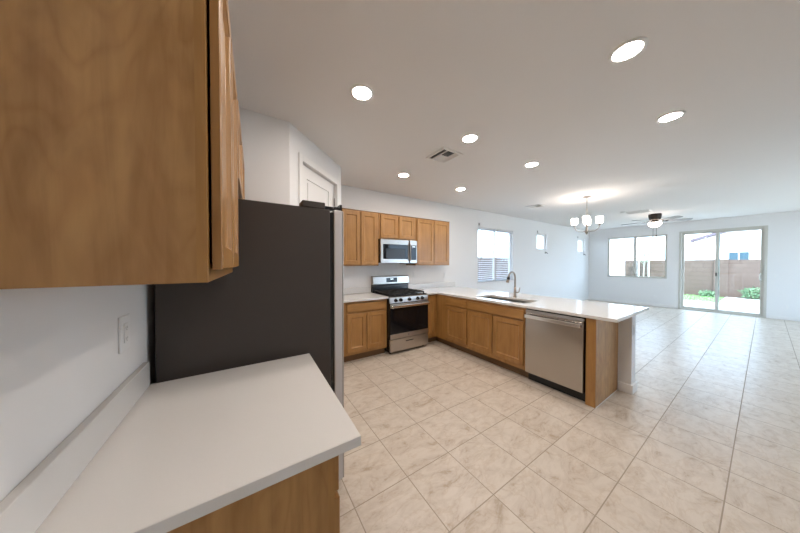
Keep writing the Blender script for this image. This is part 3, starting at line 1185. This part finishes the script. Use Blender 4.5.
# ------------------------------------------------------------------ ceiling fittings
def recessed(loc, label):
    t = thing('recessed_light', label, 'ceiling light', loc, 0, 'recessed ceiling lights')
    bm = BM()
    lathe(bm, [(0.090, 0.0), (0.088, -0.005), (0.070, -0.008), (0.067, -0.004), (0.067, 0.0)], (0, 0, 0), 40, cap=False)
    mesh_obj('trim_ring', bm, M['white'], t)
    bm = BM()
    lathe(bm, [(0.0665, -0.001), (0.066, -0.005), (0.04, -0.0065), (0.001, -0.007)], (0, 0, 0), 40)
    mesh_obj('lens', bm, M['lens'], t)
    return t


gx, gy = (0.75, 1.952, 3.142), (0.475, 1.690, 2.92)
r0 = recessed((gx[0], gy[1], ZC), 'round recessed light in the ceiling nearest the refrigerator')
copy_thing(r0, (gx[1], gy[2], ZC), 'round recessed light above the range, between air vent and wall cabinets')
copy_thing(r0, (gx[2], gy[2], ZC), 'round recessed light nearest the kitchen window')
copy_thing(r0, (gx[1], gy[1], ZC), 'round recessed light on the room side of the kitchen air vent')
copy_thing(r0, (gx[2], gy[1], ZC), 'round recessed light above the sink and peninsula')
copy_thing(r0, (gx[1], gy[0], ZC), 'large round recessed light, the uppermost in the picture')
copy_thing(r0, (gx[2], gy[0], ZC), 'round recessed light farthest from the wall cabinets, over the open floor')
copy_thing(r0, (gx[0], gy[0], ZC), 'round recessed light in the ceiling just above the viewer')


def vent(loc, wx, wy, label, kind, rz=0):
    t = thing('ceiling_vent', label, 'air vent', loc, rz, 'ceiling air vents')
    z = -0.012
    bm = BM()
    hs = []
    f = 0.028
    if kind == 3:                                  # three-way register
        hs = [(-wx / 2 + f, -wx / 2 + f + 0.055, -wy / 2 + f, wy / 2 - f),
              (-wx / 2 + f + 0.065, wx / 2 - f - 0.065, -wy / 2 + f, 0.0),
              (wx / 2 - f - 0.055, wx / 2 - f, -wy / 2 + f, wy / 2 - f),
              (-wx / 2 + f + 0.065, wx / 2 - f - 0.065, 0.012, wy / 2 - f)]
    else:
        hs = [(-wx / 2 + f, wx / 2 - f, -wy / 2 + f, wy / 2 - f)]
    panel_with_holes(bm, -wx / 2, wx / 2, -wy / 2, wy / 2, hs, z, 0, lambda u, v, q: (u, v, q))
    mesh_obj('frame', bm, M['white'], t, bevel=0.002)
    bm = BM()
    box(bm, -wx / 2 + 0.004, wx / 2 - 0.004, -wy / 2 + 0.004, wy / 2 - 0.004, -0.0005, 0.0)
    mesh_obj('duct_opening', bm, M['black'], t)
    bm = BM()
    for i, h in enumerate(hs):
        along_x = i in (1, 3) and kind == 3
        a0, a1 = (h[2], h[3]) if along_x else (h[0], h[1])
        n = max(3, int((a1 - a0) / 0.018))
        tilt = {0: 40, 2: -40, 1: 40, 3: -40}[i] if kind == 3 else -40
        for k in range(n):
            c = a0 + (a1 - a0) * (k + 0.5) / n
            if along_x:
                vs = box(bm, h[0], h[1], c - 0.0062, c + 0.0062, -0.0068, -0.0058)
                bmesh.ops.rotate(bm, cent=(0, c, -0.0063), matrix=Matrix.Rotation(R(tilt), 3, 'X'), verts=vs)
            else:
                vs = box(bm, c - 0.0062, c + 0.0062, h[2], h[3], -0.0068, -0.0058)
                bmesh.ops.rotate(bm, cent=(c, 0, -0.0063), matrix=Matrix.Rotation(R(-tilt), 3, 'Y'), verts=vs)
    mesh_obj('louvers', bm, M['white'], t)
    return t


vent((2.005, 2.13, ZC), 0.30, 0.32, 'square three-way air vent in the kitchen ceiling', 3)
vent((5.51, 2.87, ZC), 0.30, 0.32, 'air vent in the ceiling between the chandelier and the window wall', 3)
vent((8.25, 1.77, ZC), 0.34, 0.46, 'pale air vent in the ceiling beside the fan', 1)
bm = BM()
lathe(bm, [(0.055, 0.0), (0.055, -0.022), (0.045, -0.034), (0.02, -0.038)], (7.93, 1.98, ZC), 28)
tag(mesh_obj('smoke_detector', bm, M['plastic']), 'small round white smoke detector beside the living room air vent', 'smoke detector')

# chandelier
CX, CY = 5.541, 1.908
t = thing('chandelier', 'four light brushed nickel chandelier with white glass shades over the dining space', 'chandelier', (CX, CY, ZC))
bm = BM()
lathe(bm, [(0.065, 0.0), (0.065, -0.012), (0.03, -0.026), (0.008, -0.030)], (0, 0, 0), 28)
mesh_obj('canopy', bm, M['pewter'], t)
bm = BM()
tube(bm, [(0, 0, -0.028), (0, 0, -0.27)], 0.006, 10)
tube(bm, [(0, 0, -0.37), (0, 0, -0.66)], 0.006, 10)
mesh_obj('stem', bm, M['pewter'], t)
bm = BM()
for k in range(3):
    cz = -0.285 - 0.035 * k
    pts = []
    for q in range(17):
        a = 2 * PI * q / 16
        dx = 0.016 * math.cos(a)
        pts.append((dx, 0, cz + 0.024 * math.sin(a)) if k % 2 == 0 else (0, dx, cz + 0.024 * math.sin(a)))
    tube(bm, pts, 0.0035, 6)
mesh_obj('chain', bm, M['pewter'], t)
bm = BM()
lathe(bm, [(0.004, -0.735), (0.014, -0.722), (0.018, -0.71), (0.030, -0.69), (0.034, -0.67), (0.022, -0.645), (0.010, -0.625)], (0, 0, 0), 24)
mesh_obj('hub', bm, M['pewter'], t)
er = Vector((0.3256, -0.9456, 0))
ef = Vector((0.9456, 0.3256, 0))
for ang in (3, 87, 179, 267):
    a = R(ang)
    d = er * math.cos(a) + ef * math.sin(a)
    rr = 0.192
    pts = [d * 0.02 + Vector((0, 0, -0.665)), d * 0.06 + Vector((0, 0, -0.680)), d * 0.12 + Vector((0, 0, -0.672)),
           d * 0.165 + Vector((0, 0, -0.640)), d * 0.187 + Vector((0, 0, -0.600)), d * rr + Vector((0, 0, -0.565))]
    bm = BM()
    tube(bm, pts, 0.0065, 10)
    ar = mesh_obj('arm', bm, M['pewter'], t)
    c = d * rr
    bm = BM()
    lathe(bm, [(0.010, -0.575), (0.020, -0.550), (0.022, -0.528), (0.010, -0.526)], c, 20)
    mesh_obj('socket', bm, M['pewter'], ar)
    bm = BM()
    lathe(bm, [(0.018, -0.527), (0.045, -0.525), (0.050, -0.52), (0.054, -0.412), (0.050, -0.412), (0.047, -0.517), (0.018, -0.521)], c, 28, cap=False)
    mesh_obj('shade', bm, M['shade'], ar)

# ceiling fan
t = thing('ceiling_fan', 'flush ceiling fan with pale blades and a lit bowl in the living room', 'ceiling fan', (8.996, 1.603, ZC))
bm = BM()
lathe(bm, [(0.115, 0.0), (0.125, -0.015), (0.125, -0.06), (0.110, -0.135), (0.085, -0.170)], (0, 0, 0), 36)
mesh_obj('motor_housing', bm, M['bronze'], t)
bm = BM()
lathe(bm, [(0.060, -0.1705), (0.060, -0.215), (0.09, -0.225), (0.09, -0.232)], (0, 0, 0), 30)
mesh_obj('switch_housing', bm, M['bronze'], t)
bm = BM()
lathe(bm, [(0.120, -0.2325), (0.124, -0.245), (0.116, -0.280), (0.088, -0.318), (0.05, -0.338), (0.005, -0.343)], (0, 0, 0), 36)
mesh_obj('light_bowl', bm, M['bowl'], t)
bm = BM()
lathe(bm, [(0.012, -0.3435), (0.015, -0.352), (0.004, -0.366)], (0, 0, 0), 14)
mesh_obj('finial', bm, M['bronze'], t)
for q, zl in ((Vector((-0.03, 0.02, 0)), 0.60), (Vector((0.03, -0.02, 0)), 0.56)):
    bm = BM()
    p0 = q * 1.2 + Vector((0, 0, -0.335))
    tube(bm, [p0, p0 + Vector((0, 0, 0.335 - zl))], 0.003, 6)
    lathe(bm, [(0.003, -zl + 0.01), (0.011, -zl), (0.011, -zl - 0.04), (0.003, -zl - 0.045)], (p0.x, p0.y, 0), 10)
    mesh_obj('pull_chain', bm, M['bronze'], t)
er = Vector((0.1754, -0.9845, 0))
ef = Vector((0.9845, 0.1754, 0))
for k in range(5):
    a = R(20 + 72 * k)
    d = er * math.cos(a) + ef * math.sin(a)
    ang = math.atan2(d.y, d.x)
    mtx = Matrix.Rotation(ang, 4, 'Z') @ Matrix.Translation((0, 0, -0.200)) @ Matrix.Rotation(R(-14), 4, 'X')
    bm = BM()
    box(bm, 0.07, 0.23, -0.018, 0.018, -0.004, 0.004, 0.002)
    box(bm, 0.195, 0.25, -0.045, 0.045, 0.004, 0.008, 0.002)
    bmesh.ops.transform(bm, matrix=mtx, verts=bm.verts[:])
    br = mesh_obj('blade_bracket', bm, M['bronze'], t)
    bm = BM()
    out = []
    for u, hw in ((0.20, 0.050), (0.32, 0.058), (0.48, 0.066), (0.62, 0.068), (0.665, 0.058), (0.68, 0.035)):
        out.append((u, hw))
    lo = [bm.verts.new((u, -hw, 0.009)) for u, hw in out] + [bm.verts.new((u, hw, 0.009)) for u, hw in reversed(out)]
    f_ = bm.faces.new(lo)
    r = bmesh.ops.extrude_face_region(bm, geom=[f_], use_keep_orig=True)
    bmesh.ops.translate(bm, vec=(0, 0, 0.008), verts=[g for g in r['geom'] if isinstance(g, bmesh.types.BMVert)])
    bmesh.ops.transform(bm, matrix=mtx, verts=bm.verts[:])
    mesh_obj('blade', bm, M['blade'], t)

# ------------------------------------------------------------------ outside
bm = BM()
box(bm, XF + 0.14, 15.0, -9, 5.85, -0.16, -0.06)
struct('ground_patio', bm, M['concrete'], 'pale concrete patio outside the sliding door', 'patio')
bm = BM()
box(bm, -14, 45, -30, 30, -0.45, -0.17)
struct('ground_yard', bm, M['gravel'], 'pale gravel ground of the yard', 'ground')
bm = BM()
box(bm, 15.0, 17.88, -9, 0.95, -0.16, -0.065)
struct('ground_path', bm, M['concrete'], 'pale strip between the patio and the block fence', 'path')
bm = BM()
box(bm, 15.01, 17.88, 0.96, 5.8, -0.165, -0.115)
for k in range(3500):
    x, y = random.uniform(15.03, 17.85), random.uniform(0.98, 5.78)
    h, a = random.uniform(0.02, 0.043), random.uniform(0, 2 * PI)
    dx, dy = 0.012 * math.cos(a), 0.012 * math.sin(a)
    bm.faces.new([bm.verts.new((x - dx, y - dy, -0.115)), bm.verts.new((x + dx, y + dy, -0.115)),
                  bm.verts.new((x + dy * 2, y - dx * 2, -0.07 + h))])
tag(mesh_obj('lawn_grass', bm, M['grass']), 'bright green strip of grass in front of the block fence', 'grass', kind='stuff')

t = thing('block_fence', 'brown concrete block fence seen through the sliding door', 'fence', (18.0, 0, -0.17))
bm = BM()
box(bm, 0, 0.2, -9, 6.2, 0, 1.76)
mesh_obj('courses', bm, M['block_x'], t)
for y in (-5.9, -2.5, 1.10):
    bm = BM()
    box(bm, -0.06, 0.26, y - 0.2, y + 0.2, 0, 1.79)
    mesh_obj('pilaster', bm, M['block_x'], t)
t = thing('block_fence', 'brown concrete block fence seen through the kitchen window blinds', 'fence', (0, 6.0, -0.17))
bm = BM()
box(bm, -6, 17.99, 0, 0.2, 0, 1.84)
mesh_obj('courses', bm, M['block_y'], t)
bm = BM()
box(bm, 13.0, 13.5, 3.27, 3.9, -0.06, 3.1, 0.01)
tag(mesh_obj('patio_post', bm, M['stucco']), 'thick white stucco patio post outside the end wall window', 'post')


def house(name, label, loc, rz, wdt, dep, hw, peak, wins):
    t = thing(name, label, 'house', loc, rz)
    bm = BM()
    v = [(0, 0), (wdt, 0), (wdt, hw), (wdt / 2, peak), (0, hw)]
    a = [bm.verts.new((x, 0, z)) for x, z in v]
    b = [bm.verts.new((x, dep, z)) for x, z in v]
    bm.faces.new(a)
    bm.faces.new(list(reversed(b)))
    for i in range(5):
        j = (i + 1) % 5
        bm.faces.new((a[i], b[i], b[j], a[j]))
    mesh_obj('walls', bm, M['stucco'], t)
    for s in (0, 1):
        x0, x1 = (-0.15, wdt / 2) if s == 0 else (wdt + 0.15, wdt / 2)
        z0 = hw - 0.15 * (peak - hw) / (wdt / 2)
        bm = BM()
        p = [bm.verts.new(q) for q in ((x0, -0.35, z0 + 0.02), (x1, -0.35, peak + 0.02), (x1, dep + 0.35, peak + 0.02), (x0, dep + 0.35, z0 + 0.02))]
        q2 = [bm.verts.new((q.co.x, q.co.y, q.co.z + 0.16)) for q in p]
        bm.faces.new(p)
        bm.faces.new(list(reversed(q2)))
        for i in range(4):
            j = (i + 1) % 4
            bm.faces.new((p[i], p[j], q2[j], q2[i]))
        mesh_obj('roof_slope', bm, M['rooft'], t)
    for x0, x1, z0, z1 in wins:
        bm = BM()
        panel_with_holes(bm, x0 - 0.06, x1 + 0.06, z0 - 0.06, z1 + 0.06, [(x0, (x0 + x1) / 2 - 0.02, z0, z1), ((x0 + x1) / 2 + 0.02, x1, z0, z1)],
                         -0.05, -0.005, lambda u, v_, q: (u, q, v_))
        wf = mesh_obj('window', bm, M['white'], t)
        bm = BM()
        box(bm, x0, x1, -0.025, -0.006, z0, z1)
        mesh_obj('pane', bm, M['blue'], wf)
    return t


# front faces -x : local x runs to -y
house('neighbor_house', 'white stucco house with a blue window beyond the back fence', (26.0, 2.72, -0.3), R(-90), 7.6, 9.0, 3.24, 4.66,
      [(1.43, 2.16, 1.60, 2.43)])


def leaf_cloud(bm, n, c, rx, ry, rz, s):
    for k in range(n):
        while True:
            p = Vector((random.uniform(-1, 1), random.uniform(-1, 1), random.uniform(-1, 1)))
            if p.length < 1:
                break
        q = Vector((c[0] + p.x * rx, c[1] + p.y * ry, c[2] + p.z * rz))
        u = Vector((random.gauss(0, 1), random.gauss(0, 1), random.gauss(0, 1))).normalized()
        v_ = u.orthogonal().normalized()
        l_ = s * random.uniform(0.6, 1.2)
        bm.faces.new([bm.verts.new(q), bm.verts.new(q + u * l_ * 0.5 + v_ * l_ * 0.28), bm.verts.new(q + u * l_), bm.verts.new(q + u * l_ * 0.5 - v_ * l_ * 0.28)])


t = thing('young_tree', 'young tree with pale leaves in front of the fence outside the end wall window', 'tree', (17.3, 3.45, -0.069))
bm = BM()
tube(bm, [(0, 0, 0), (0.02, 0.02, 0.8), (0, 0, 1.5), (0.02, -0.03, 2.1)], [0.03, 0.026, 0.022, 0.012], 8)
for k in range(7):
    a = k * 2.4
    z = 1.3 + 0.13 * k
    tube(bm, [(0, 0, z), (0.2 * math.cos(a), 0.2 * math.sin(a), z + 0.2), (0.38 * math.cos(a), 0.38 * math.sin(a), z + 0.32)], [0.012, 0.009, 0.004], 6)
mesh_obj('trunk', bm, M['bark'], t)
bm = BM()
leaf_cloud(bm, 260, (0, 0, 2.05), 0.42, 0.42, 0.5, 0.13)
mesh_obj('foliage', bm, M['leaf2'], t)
bm = BM()
lathe(bm, [(0.03, 0), (0.03, 1.75)], (17.15, 3.62, -0.069), 10)
sk = tag(mesh_obj('tree_stake', bm, M['stake']), 'pale wooden stake beside the young tree, on its window post side', 'stake', 'tree stakes')
c = copy_thing(sk, (0.05, -0.36, 0), 'pale wooden stake beside the young tree, on the sliding door side')

for i, (x, y, n, rx, h, lab) in enumerate(((17.6, 0.27, 420, 0.32, 0.24, 'low green shrub at the fence behind the sliding panel'),
                                           (17.65, 1.42, 260, 0.26, 0.12, 'low green shrub at the fence beside the grass'))):
    t = thing('low_shrub', lab, 'shrub', (x, y, -0.064), 0, 'shrubs along the fence')
    bm = BM()
    leaf_cloud(bm, n, (0, 0, h), 0.2, rx, h, 0.10)
    mesh_obj('foliage', bm, M['leaf'], t)
    bm = BM()
    for k in range(5):
        a = k * 1.3
        tube(bm, [(0, 0, 0), (0.08 * math.cos(a), 0.12 * math.sin(a), h)], [0.01, 0.005], 6)
    mesh_obj('stems', bm, M['bark'], t)
